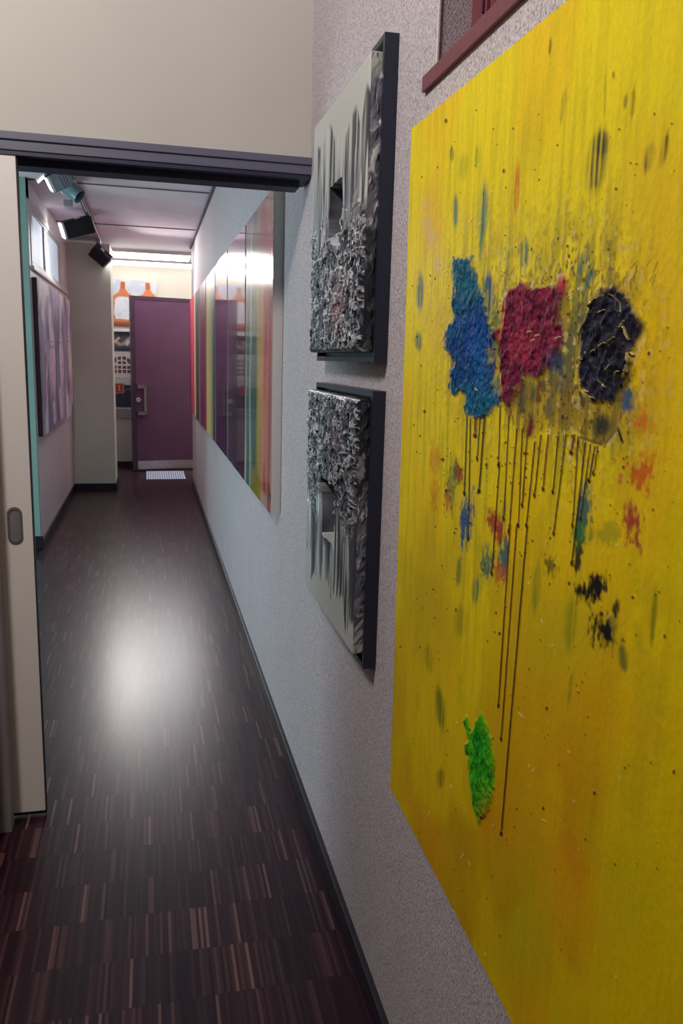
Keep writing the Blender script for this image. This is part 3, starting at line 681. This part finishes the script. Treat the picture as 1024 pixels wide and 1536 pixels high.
# ================================================================== two silver relief works
print('reliefs')
RELIEF = paint_mat('silver_leaf', 0.36, 0.25, 0.25, 240, 0.6)
def relief(zb, zt, fz0, fz1, hole, mode, label):
    Y0, Y1, XF = 1.657, 2.212, 0.436
    t = thing('relief_artwork', (WX, 1.94, fz0), label, 'artwork', 'silver relief works on the right wall')
    fr = MB(); fy0, fy1, fx = 1.638, 2.232, 0.461
    fr.box(0.4815, WX - 0.0006, fy0, fy1, fz0, fz1)
    fr.box(fx, 0.482, fy0, fy0 + 0.012, fz0, fz1, .001); fr.box(fx, 0.482, fy1 - 0.012, fy1, fz0, fz1, .001)
    fr.box(fx, 0.482, fy0 + 0.012, fy1 - 0.012, fz1 - 0.012, fz1, .001); fr.box(fx, 0.482, fy0 + 0.012, fy1 - 0.012, fz0, fz0 + 0.012, .001)
    fr.build('tray_frame', M['navy'], t)
    nr, nc = 430, 400
    yy = np.linspace(Y0, Y1, nc); zz = np.linspace(zt, zb, nr)
    YY, ZZ = np.meshgrid(yy, zz)
    s_ = (Y1 - YY); v = (zt - ZZ) / (zt - zb)            # s_ metres from the far edge, v 0 top .. 1 bottom
    if mode == 'low': v = 1 - v
    # v: 0 at the pale dripping end, 1 at the crumpled end
    sd = 200 if mode == 'low' else 100
    wob = fbm(s_ * 8, v * 3, sd, 3); col_n = vnoise(s_ * 30, v * 0.6 + 3, sd + 5); col_f = fbm(s_ * 48, v * 1.4, sd + 8, 3)
    drip_end = 0.03 + 0.20 * vnoise(s_ * 24 + 2, v * 0 + 1.5, sd + 11)
    stripes = sstep(0.37, 0.50, col_n * 0.35 + col_f * 0.65 + (wob - .5) * .15)
    dripzone = sstep(drip_end - 0.015, drip_end + 0.02, v)
    cr = fbm(s_ * 60, v * 44, sd + 20, 4); ridge = 1 - np.abs(2 * fbm(s_ * 56 + 3 * wob, v * 42, sd + 30, 3) - 1) * 2.6
    crz = sstep(0.46, 0.62, v + (wob - .5) * .3)
    pale, sil, grey, dark = lin(208, 211, 208), lin(154, 158, 170), lin(112, 112, 124), lin(30, 30, 46)
    c = np.broadcast_to(pale, YY.shape + (3,)).copy()
    def mixc(a, q): 
        nonlocal c
        c = c * (1 - a[..., None]) + q * a[..., None]
    mixc(dripzone * stripes, dark * 0.7 + grey * 0.3)
    mixc(dripzone * (1 - stripes) * sstep(.2, .45, v), sil)
    mixc(dripzone * sstep(.60, .68, fbm(s_ * 80, v * 1.6, sd + 9, 2)), pale)
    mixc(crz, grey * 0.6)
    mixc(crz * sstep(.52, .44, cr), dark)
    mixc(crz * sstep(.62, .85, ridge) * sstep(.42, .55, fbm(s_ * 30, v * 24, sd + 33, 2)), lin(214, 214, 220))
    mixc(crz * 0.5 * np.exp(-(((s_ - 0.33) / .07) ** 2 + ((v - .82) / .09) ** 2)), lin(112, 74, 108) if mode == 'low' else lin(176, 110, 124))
    h = 0.0035 * dripzone * (1 - crz) * (stripes * -1 + col_f) + crz * (0.003 * np.clip(ridge, -0.4, 1) + 0.005 * (cr - .5)) + 0.0015 * (wob - .5)
    # lumps spilling over the middle
    lum = sstep(.58, .68, fbm(s_ * 26, v * 20, sd + 44, 3)) * sstep(.36, .52, v)
    h = h + lum * 0.004; mixc(lum * .6 * sstep(.45, .6, cr), lin(200, 200, 206)); mixc(lum * .7 * sstep(.48, .38, cr), dark)
    # the square recess cut into the slab
    hy0, hy1, hz0, hz1 = hole
    ins = (YY > hy0) & (YY < hy1) & (ZZ > hz0) & (ZZ < hz1)
    h = np.where(ins, -0.040 + 0.002 * (wob - .5), h)
    c[ins] = (grey * 0.9)[None] + 0.06 * (col_f[ins] - .5)[:, None]
    # torn dark edge under / over it
    tz = hz0 - 0.035 if mode != 'low' else hz0 + 0.012
    tear = np.exp(-(((YY - (hy0 + hy1) / 2) / 0.055) ** 4 + ((ZZ - tz) / 0.035) ** 4)) * sstep(.46, .54, fbm(s_ * 26, v * 14, sd + 60, 2))
    mixc(np.where(ins, 0, tear), dark * 0.6)
    ledge = (YY > hy0 - .004) & (YY < hy1 + .004) & (np.abs(ZZ - hz0) < .003); c[ledge] = pale  # light falling on the lower ledge of the recess, painted pale
    rim = ((YY > hy0 - .006) & (YY < hy0) & (ZZ > hz0 - .01) & (ZZ < hz0 + .05)); c[rim] = lin(235, 232, 230)  # lit near edge of the recess, painted as a bright strip
    if mode != 'low':
        q = Paint(YY, ZZ, (0, 0, 0), 0.0015)
        for a in ((2.0, 1.806, 1.866, 1.795, .008), (1.988, 1.80, 1.905, 1.738, .016), (1.905, 1.738, 1.872, 1.765, .010)): q.streak(*a, (1, 1, 1), 1, .4, .05)
        mixc(q.c[..., 0], dark * .4)
        f_ = poly_sdf(YY, ZZ, [(1.98, 1.795), (1.875, 1.787), (1.88, 1.758), (1.91, 1.745)]); mixc(sstep(.002, -.002, f_) * .8, lin(150, 152, 160)); h = np.where(f_ < 0, .002, h)
    edge = np.minimum(np.minimum(YY - Y0, Y1 - YY), np.minimum(ZZ - zb, zt - ZZ))
    h = np.where(ins, h, h * sstep(0, .012, edge) - 0.004 * sstep(.008, 0, edge))
    pos = np.stack([XF - h, YY, ZZ], -1)[:, ::-1]
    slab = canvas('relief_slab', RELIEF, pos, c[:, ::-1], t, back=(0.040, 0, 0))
    # foil-wrapped near side of the slab
    n2r, n2c = 260, 40
    a_, b_ = np.meshgrid(np.linspace(0, 1, n2c), np.linspace(0, 1, n2r))
    X2 = XF + 0.004 + a_ * (0.4815 - XF - 0.004); Z2 = zt - 0.004 - b_ * (zt - zb - 0.008)
    vv = b_ if mode != 'low' else 1 - b_
    f1 = fbm(a_ * 1.6, b_ * 14, sd + 70, 4); f2 = fbm(a_ * 3 + f1 * 4, b_ * 26 + a_ * 2, sd + 80, 3)
    c2 = np.broadcast_to(lin(116, 118, 130), a_.shape + (3,)).copy()
    def mx(al, q):
        nonlocal c2
        c2 = c2 * (1 - al[..., None]) + q * al[..., None]
    mx(0.7 * sstep(.45, .65, f1), lin(156, 158, 168)); mx(sstep(.60, .70, f2) * .9, lin(226, 226, 226)); mx(sstep(.40, .32, f2) * .6, lin(60, 62, 76))  # crinkle highlights and dark folds painted into the foil colour
    mx(sstep(.10, .04, vv + (f1 - .5) * .1), lin(196, 198, 188))
    mx(sstep(.60, .66, vv + (f1 - .5) * .5) * .9, dark * .8)
    mx(sstep(.60, .64, f1) * sstep(.66, .72, vv), lin(150, 152, 160))
    if mode == 'low':      # pale folded strokes near the foot of the side
        for (u0, w0, u1, w1) in ((.1, .945, 1, .940), (.1, .915, 1, .912), (.12, .90, .75, .845), (.55, .945, .55, .915), (.15, .845, .9, .84), (.2, .81, .8, .805)):
            L2 = (u1 - u0) ** 2 + ((w1 - w0) * 8) ** 2
            tt = np.clip(((a_ - u0) * (u1 - u0) + (b_ - w0) * (w1 - w0) * 64) / L2, 0, 1)
            dd = np.hypot(a_ - u0 - tt * (u1 - u0), (b_ - w0 - tt * (w1 - w0)) * 8)
            mx(sstep(.07, .04, dd) * .85, lin(190, 192, 196))
    P2 = np.stack([X2, Y0 - 0.0035 - 0.003 * (f2 - .4) * 2.0, Z2], -1)
    canvas('foil_side', RELIEF, P2, c2, t)
relief(1.522, 2.108, 1.500, 2.138, (1.862, 2.000, 1.795, 1.915), 'up', 'upper silver relief panel with pale drips at the top, in a navy tray frame')
relief(0.845, 1.420, 0.814, 1.440, (1.862, 2.000, 1.052, 1.200), 'low', 'lower silver relief panel with pale drips at the bottom, in a navy tray frame')

# ================================================================== row of glossy striped panels
print('stripes')
GLOSS = paint_mat('resin_gloss', 0.12, 0.0, 0.0, 60, 0.6, 0.6)
GLOSS_A = paint_mat('resin_gloss_bright', 0.14, 0.0, 0.0, 60, 0.4, 0.3)
SATIN = paint_mat('resin_satin', 0.38, 0.0, 0.0, 60, 0.15, 0.0)
PANELS = [
 (3.02, 3.865, 'near', [(0, (170, 186, 186)), (.05, (60, 120, 110)), (.16, (36, 110, 96)), (.22, (190, 214, 200)), (.28, (40, 116, 100)), (.42, (30, 96, 92)), (.50, (170, 160, 40)), (.60, (206, 150, 50)), (.68, (226, 140, 110)), (.78, (190, 66, 82)), (.86, (214, 120, 110)), (.94, (176, 70, 90)), (1, (200, 140, 140))],
  'glossy striped panel in green, yellow and salmon, nearest of the row'),
 (3.915, 4.775, 'b', [(0, (150, 120, 150)), (.08, (80, 66, 90)), (.22, (96, 84, 100)), (.4, (70, 72, 92)), (.6, (66, 62, 90)), (.74, (72, 58, 84)), (.84, (104, 40, 80)), (.95, (88, 34, 70)), (1, (70, 40, 64))],
  'glossy striped panel in grey-violet with a maroon edge, second from the front of the row'),
 (4.825, 5.685, 'c', [(0, (160, 180, 186)), (.06, (40, 44, 80)), (.3, (44, 44, 86)), (.55, (50, 40, 84)), (.8, (42, 42, 80)), (.95, (52, 50, 84)), (1, (80, 70, 100))],
  'glossy striped panel in dark indigo, third from the front of the row'),
 (5.735, 6.590, 'd', [(0, (226, 170, 70)), (.15, (230, 190, 90)), (.4, (206, 190, 130)), (.6, (176, 160, 120)), (.75, (130, 124, 110)), (.9, (66, 60, 66)), (1, (40, 36, 50))],
  'glossy striped panel in cream and ochre with a dark edge, middle of the row'),
 (6.640, 7.500, 'e', [(0, (190, 130, 150)), (.15, (140, 46, 90)), (.4, (112, 24, 76)), (.7, (120, 24, 80)), (1, (150, 50, 90))],
  'glossy striped panel in deep magenta, third from the far end of the row'),
 (7.550, 8.410, 'f', [(0, (236, 190, 150)), (.25, (230, 206, 190)), (.4, (110, 84, 60)), (.65, (70, 60, 56)), (.9, (80, 74, 76)), (1, (150, 140, 150))],
  'glossy striped panel in cream and brown, second from the far end of the row'),
 (8.460, 9.320, 'g', [(0, (120, 30, 70)), (.3, (170, 40, 80)), (.7, (206, 70, 90)), (1, (190, 60, 80))],
  'glossy striped panel in crimson, farthest of the row near the purple door'),
]
for i, (y0, y1, key, stops, label) in enumerate(PANELS):
    t = thing('striped_painting', (WX, (y0 + y1) / 2, 0.903), label, 'painting', 'striped panels along the corridor')
    z0, z1, xf = 0.905, 2.118, 0.451
    nc, nr = (150, 150) if i < 3 else (80, 60)
    UU, VV = np.meshgrid(np.linspace(0, 1, nc), np.linspace(0, 1, nr))   # U 0 = far edge .. 1 = near edge ; V 0 = top
    wob = fbm(UU * 5, VV * 2.2, 300 + i, 3) - .5; fs = fbm(UU * 40, VV * 2.5, 320 + i, 3)
    q = np.clip(UU + wob * (0.16 if i == 0 else 0.07), 0, 1)
    xs = [p_[0] for p_ in stops]; cs = np.array([lin(*p_[1]) for p_ in stops])
    c = np.stack([np.interp(q, xs, cs[:, k]) for k in range(3)], -1)
    c *= (0.86 + 0.28 * fs)[..., None]
    def mixp(a, col):
        global c
        c = c * (1 - a[..., None]) + lin(*col) * a[..., None]
    if i == 0:
        mixp(0.75 * sstep(.20, .10, VV) * sstep(.45, .55, UU + wob * .4) * sstep(.95, .7, UU), (166, 70, 110))
        mixp(0.6 * sstep(.16, .10, VV) * sstep(.75, .85, UU), (206, 160, 110)); mixp(0.8 * sstep(.10, .02, VV + .1 * wob) * sstep(.35, .2, UU), (110, 92, 80))
        mixp(0.85 * sstep(.60, .72, fbm(UU * 9, VV * 14, 360, 3)) * sstep(.86, .94, VV) * sstep(.3, .4, UU), (50, 76, 66))
        mixp(0.7 * sstep(.86, .96, VV) * sstep(.45, .35, np.abs(UU - .38) * 4), (190, 160, 20)); mixp(0.7 * sstep(.55, .62, fbm(UU * 14, VV * 5, 361, 3)) * sstep(.6, .7, UU), (226, 150, 120))
        mixp(0.8 * sstep(.94, .97, VV) * sstep(.62, .7, UU) * sstep(.95, .85, UU), (220, 190, 176))
    if i in (1, 2):
        mixp(0.7 * sstep(.25, .06, VV), (176, 130, 170))
    pos = np.stack([np.full(UU.shape, xf) - 0.0, y1 - UU * (y1 - y0), z1 - VV * (z1 - z0)], -1)
    canvas('painted_face', GLOSS_A if i == 0 else (GLOSS if i < 3 else SATIN), pos, c, t, back=(0.002, 0, 0))
    MB().box(xf + 0.0015, WX - 0.0006, y0, y1, z0, z1, 0.001).build('stretcher_frame', M['canvas_side'], t)

# ================================================================== portrait painting on the left wall
print('portraits')
def portraits():
    y0, y1, z0, z1, xf = 6.47, 9.02, 0.865, 2.05, -0.800
    t = thing('portrait_painting', (-0.838, (y0 + y1) / 2, z0), 'wide violet-grey painting of three dreamy faces on the left corridor wall', 'painting')
    U, V = np.meshgrid(np.linspace(0, 1, 380), np.linspace(0, 1, 260))   # U 0 near .. 1 far
    p = Paint(U, V, lin(124, 118, 142))
    st = fbm(U * 26, V * 3.2, 400, 4); bg = fbm(U * 9, V * 2, 410, 4); fn = fbm(U * 50, V * 24, 420, 3)
    p.lay(.8 * sstep(.42, .6, st), lin(70, 66, 96)); p.lay(.85 * sstep(.55, .7, bg), lin(190, 182, 212)); p.lay(.8 * sstep(.55, .7, st) * sstep(.4, .7, bg), lin(206, 200, 216))
    jit = (st - .5) * .9
    for (cx, ww, top, bot, tone) in ((.30, .10, .30, .78, (186, 156, 180)), (.60, .085, .26, .74, (180, 172, 206)), (.90, .06, .24, .70, (214, 206, 220))):
        p.spot(cx, (top + bot) / 2, ww, (bot - top) / 2, lin(*tone), .8, .5, jit=jit)
        for s_ in (-1, 1):
            p.spot(cx + s_ * ww * .40, top + .12, ww * .24, .016, lin(70, 66, 104), .8, .8, jit=jit * .5); p.streak(cx + s_ * ww * .65, top + .085, cx + s_ * ww * .15, top + .080, .010, lin(80, 72, 100), .8)
            p.streak(cx + s_ * ww * 1.05, top - .10, cx + s_ * ww * 1.1, bot, .035, lin(70, 66, 96), .7, jit=.4 + sstep(.4, .6, st))
        p.streak(cx, top + .12, cx + .01, top + .24, .014, lin(120, 104, 140), .7); p.spot(cx + .01, top + .31, ww * .32, .018, lin(134, 92, 132), .7, .8); p.spot(cx, top - .10, ww * .9, .10, lin(110, 100, 130), .6, .6, jit=jit)
        p.streak(cx, bot, cx + .01, .99, ww * .8, lin(196, 180, 206), .7, jit=.3 + sstep(.4, .6, st))
    p.spot(.33, .62, .07, .12, lin(196, 146, 170), .6, .8, jit=jit); p.streak(.5, .7, .56, 1.0, .12, lin(214, 196, 220), .8, jit=.3 + sstep(.4, .6, st)); p.streak(.18, .75, .2, 1.0, .16, lin(74, 74, 104), .7, jit=.3 + sstep(.4, .6, st)); p.streak(.42, .8, .42, 1.0, .08, lin(66, 62, 92), .8)
    for (ax, ay, bx, by, w_) in ((.30, .10, .28, .34, .05), (.62, .05, .60, .30, .05), (.92, .06, .91, .34, .05), (.56, .62, .52, .99, .06), (.72, .6, .76, .98, .05), (.95, .4, .96, .95, .06), (.12, .1, .14, .5, .05)):
        p.streak(ax, ay, bx, by, w_, lin(226, 220, 236), .8, .8, jit=.1 + 1.2 * sstep(.4, .6, st))
    pos = np.stack([np.full(U.shape, xf) + .0015 * (fn - .5), y0 + U * (y1 - y0), z1 - V * (z1 - z0)], -1)
    canvas('painted_canvas', paint_mat('violet_paint', .5, bump=.1), pos, p.c * (2.1 + .7 * (fn - .3))[..., None], t, back=(-0.004, 0, 0))
    MB().box(-0.8375, xf - 0.003, y0 - 0.001, y1 + 0.001, z0 - .001, z1 + .001, .002).build('stretcher_frame', M['dark_red'], t)
portraits()

# ================================================================== pictures on the back wall
BW = 11.36
def flat_art(name, x0, x1, z0, z1, thick, draw, label, cat, base, side, n=150, group=None):
    t = thing(name, ((x0 + x1) / 2, BW, z0), label, cat, group)
    ar = (z1 - z0) / (x1 - x0); nr = max(40, int(n * min(ar, 1.6)))
    U, V = np.meshgrid(np.linspace(0, 1, n), np.linspace(0, 1, nr))
    p = Paint(x0 + U * (x1 - x0), z1 - V * (z1 - z0), lin(*base)); draw(p, U, V)
    pos = np.stack([p.X, np.full(U.shape, BW - thick), p.Y], -1)
    canvas('printed_face', PRINT, pos, p.c, t, back=(0, .002, 0))
    MB().box(x0, x1, BW - thick + .0015, BW + .001, z0, z1, .001).build('backing', side, t)
    return t
PRINT = paint_mat('print_paint', .5, bump=.05)
def bottle(p, cx, zb, U, V, sh):
    nz = (fbm(U * 14, V * 14, 500, 3) - .5) * .02
    body = [(cx - .135, zb + .02), (cx + .135, zb + .02), (cx + .145, zb + .10), (cx + .145, zb + .36), (cx + .06, zb + .42), (cx + .03, zb + .47), (cx + .03, zb + .56), (cx - .03, zb + .56), (cx - .03, zb + .47), (cx - .06, zb + .42), (cx - .145, zb + .36), (cx - .145, zb + .10)]
    sd = poly_sdf(p.X, p.Y, body) + nz
    p.lay(sstep(.045, .01, sd) * .35, lin(232, 190, 160)); p.lay(sstep(.008, -.004, sd), lin(*sh))
    inner = [(cx - .10, zb + .08), (cx + .10, zb + .08), (cx + .115, zb + .14), (cx + .105, zb + .32), (cx + .06, zb + .365), (cx - .06, zb + .365), (cx - .105, zb + .32), (cx - .115, zb + .14)]
    si = poly_sdf(p.X, p.Y, inner) + nz
    p.lay(sstep(.01, -.006, si), lin(226, 230, 236)); p.lay(.5 * sstep(0, -.03, si) * sstep(.5, .65, fbm(U * 20, V * 20, 510, 3)), lin(190, 204, 222))
    p.streak(cx, zb + .47, cx, zb + .565, .055, lin(150, 96, 70), .8, ends=.05)
def bottles(p, U, V):
    n = fbm(U * 10, V * 10, 505, 4); p.lay(.6 * sstep(.45, .65, n), lin(226, 226, 232))
    bottle(p, -.325, 1.90, U, V, (212, 128, 80)); bottle(p, .0, 1.90, U, V, (222, 132, 84))
    p.lay(sstep(1.955, 1.925, p.Y), lin(150, 84, 54)); p.lay(.7 * sstep(1.91, 1.89, p.Y), lin(76, 50, 50))
flat_art('bottle_painting', -.500, .118, 1.878, 2.492, .03, bottles, 'painting of two orange bottles on pale ground, above the purple door', 'painting', (198, 206, 222), M['canvas_side'])
MB_sh = thing('picture_ledge', (-.33, BW, 1.81), 'narrow white ledge under the orange bottle painting', 'shelf')
MB().box(-.60, -.05, BW - .07, BW + .001, 1.832, 1.852, .002).build('ledge_board', M['white'], MB_sh); MB().box(-.60, -.05, BW - .07, BW - .055, 1.812, 1.834, .002).build('ledge_lip', M['white'], MB_sh)
def zig(p, U, V):
    n = fbm(U * 9, V * 9, 520, 4); p.lay(.7 * sstep(.5, .7, n), lin(70, 82, 92))
    for (a, b, w_, c_) in (((-.50, 1.72), (-.36, 1.63), .045, (206, 156, 120)), ((-.36, 1.63), (-.24, 1.74), .04, (196, 150, 126)), ((-.46, 1.66), (-.38, 1.74), .03, (226, 190, 160)), ((-.30, 1.63), (-.26, 1.70), .05, (206, 206, 220)), ((-.24, 1.74), (-.12, 1.64), .04, (196, 150, 126))):
        p.streak(*a, *b, w_, lin(*c_), .95, .5, .1)
    p.lay(.8 * sstep(1.62, 1.58, p.Y), lin(24, 32, 52))
flat_art('picture', -.56, -.10, 1.555, 1.805, .012, zig, 'dark blue-grey picture with tan zigzag strokes, just below the white ledge', 'picture', (74, 84, 96), M['seal'], 110)
def arch(p, U, V):
    cx, cz = -.36, 1.36
    R_ = np.hypot(p.X - cx, (p.Y - cz) * 1.15); up = p.Y > cz
    body = np.where(up, R_ - .145, np.maximum(np.abs(p.X - cx) - .145, cz - .10 - p.Y))
    n = (fbm(U * 12, V * 12, 530, 3) - .5) * .012
    a = sstep(.004, -.004, body + n)
    bars = (np.abs(((p.X - cx) / .062 + 50) % 1 - .5) > .36) | (np.abs(p.Y - cz - .01) < .014) | (np.abs(R_ - .085) < .010) & up | (np.abs(p.Y - cz + .05) < .008)
    p.lay(a * np.where(bars, 0, 1), lin(96, 52, 56)); p.lay(.5 * sstep(1.22, 1.16, p.Y), lin(170, 168, 174))
    p.streak(-.47, 1.19, -.27, 1.19, .010, lin(150, 146, 152), .7, ends=.05)
flat_art('picture', -.56, -.10, 1.105, 1.545, .012, arch, 'white print with a brown arched window, left of the purple door', 'picture', (206, 202, 202), M['white'], 130)
def wave(p, U, V):
    n = fbm(U * 8, V * 8, 540, 4); p.lay(.7 * sstep(.5, .7, n), lin(40, 44, 66))
    p.lay(.9 * sstep(.02, .0, np.abs(p.Y - (.93 + .12 * np.sin((p.X + .52) * 5)))), lin(92, 92, 108))
flat_art('picture', -.60, -.06, .80, 1.095, .010, wave, 'dark navy picture with a pale wave line, lowest beside the door handle', 'picture', (34, 40, 60), M['seal'], 110)
def red(p, U, V):
    p.lay(1 - sstep(.36, .42, np.maximum(np.abs(U - .5), np.abs(V - .5))), lin(158, 42, 38))
    for (a, b) in (((.42, .30), (.60, .28)), ((.60, .28), (.46, .50)), ((.46, .50), (.64, .66)), ((.64, .66), (.44, .74))):
        q = Paint(U, V, (0, 0, 0)); q.streak(*a, *b, .09, (1, 1, 1), 1, .4, .05); p.lay(q.c[..., 0], lin(226, 190, 176))
t = thing('sign', (-.41, BW, .985), 'small red square card with a pale squiggle, over the navy picture', 'card')
U, V = np.meshgrid(np.linspace(0, 1, 60), np.linspace(0, 1, 60)); p = Paint(U, V, lin(188, 112, 92)); red(p, U, V)
canvas('printed_face', PRINT, np.stack([-.475 + U * .135, np.full(U.shape, BW - .018), 1.125 - V * .14], -1), p.c, t, back=(0, .001, 0))
MB().box(-.475, -.34, BW - .0175, BW - .0095, .985, 1.125, .001).build('backing', M['dark_red'], t)
# grey cabinet under the pictures
t = thing('cabinet', (-.35, 11.3, 0), 'low grey cabinet standing against the far wall, left of the purple door', 'cabinet')
MB().box(-.83, .08, 11.19, BW - .001, .0, .07).build('plinth', M['base'], t); MB().box(-.83, .08, 11.17, BW - .001, .07, .665, .003).build('body', M['cabinet'], t)
MB().box(-.835, .09, 11.15, BW - .001, .665, .79, .003).build('top', M['jamb'], t)

# ================================================================== mats on the floor
t = thing('door_mat', (.18, 10.3, 0), 'small pale blue ribbed mat lying in front of the purple door', 'mat')
MB().box(-.060, .425, 9.92, 10.62, 0, .006, .002).build('mat_base', M['mat_blue'], t)
rb = MB()
for k in range(17): x = -.055 + k * .0283; rb.box(x, x + .017, 9.925, 10.615, .006, .011, .001)
rb.box(-.06, .425, 9.92, 9.95, .006, .012, .001); rb.box(-.06, .425, 10.59, 10.62, .006, .012, .001)
rb.build('ribs', M['mat_white'], t)
t = thing('rug', (-.70, 1.95, 0), 'orange-brown woven rug, only its corner showing at the left edge', 'rug')
MB().box(-1.4, -.452, 1.70, 2.27, 0, .010, .003).build('pile', M['rug'], t); MB().box(-1.4, -.448, 2.27, 2.33, 0, .009, .003).build('border', M['rug_edge'], t)

# ================================================================== lamps
def area(name, loc, target, size, power, col, sy=None):
    l = bpy.data.lights.new(name, 'AREA'); l.energy = power; l.color = col; l.size = size
    if sy: l.shape = 'RECTANGLE'; l.size_y = sy
    o = bpy.data.objects.new(name, l); COL.objects.link(o); o.location = loc
    o.rotation_euler = (Vector(target) - Vector(loc)).to_track_quat('-Z', 'Y').to_euler()
    return o
def spot(name, loc, target, power, col, ang, blend=.6, r=.04):
    l = bpy.data.lights.new(name, 'SPOT'); l.energy = power; l.color = col; l.spot_size = ang; l.spot_blend = blend; l.shadow_soft_size = r
    o = bpy.data.objects.new(name, l); COL.objects.link(o); o.location = loc
    o.rotation_euler = (Vector(target) - Vector(loc)).to_track_quat('-Z', 'Y').to_euler()
    return o
def point(name, loc, power, col, r):
    l = bpy.data.lights.new(name, 'POINT'); l.energy = power; l.color = col; l.shadow_soft_size = r
    o = bpy.data.objects.new(name, l); COL.objects.link(o); o.location = loc
    return o
point('near_ceiling_lamp', (-0.86, 1.0, 3.05), 108, (1.0, 0.965, 0.92), 0.16)
area('side_room_daylight', (-3.4, 4.5, 0.95), (0, 4.5, 2.4), 1.6, 92, (0.70, 0.93, 0.97), 1.8)
area('far_lobby_lamp', (1.5, 10.4, 2.68), (1.3, 10.4, 0), 0.5, 16, (1.0, 0.90, 0.90))
ll = area('floor_glare_light', (0.05, 10.13, 2.69), (0.05, 3.6, 0.0), 0.9, 3.9, (1.0, 0.97, 0.99), 0.07)  # unseen directional light added by the ceiling panel to throw glare on the floor
ll.data.spread = 1.3
spot('portrait_spot', (-0.725, 7.55, 2.545), (-0.84, 7.5, 1.4), 25, (1.0, 0.94, 0.95), 2.2)
spot('pillar_spot', (-0.36, 9.12, 2.44), (0.49, 8.2, 1.9), 60, (1.0, 0.93, 0.9), 2.0)

w = bpy.data.worlds.new('world'); SC.world = w; w.use_nodes = True
w.node_tree.nodes['Background'].inputs['Color'].default_value = (0.8, 0.85, 1.0, 1)
w.node_tree.nodes['Background'].inputs['Strength'].default_value = 0.05
SC.view_settings.view_transform = 'Standard'; SC.view_settings.look = 'None'
SC.view_settings.gamma = 1.0; SC.view_settings.use_curve_mapping = False
SC.view_settings.exposure = 0.0
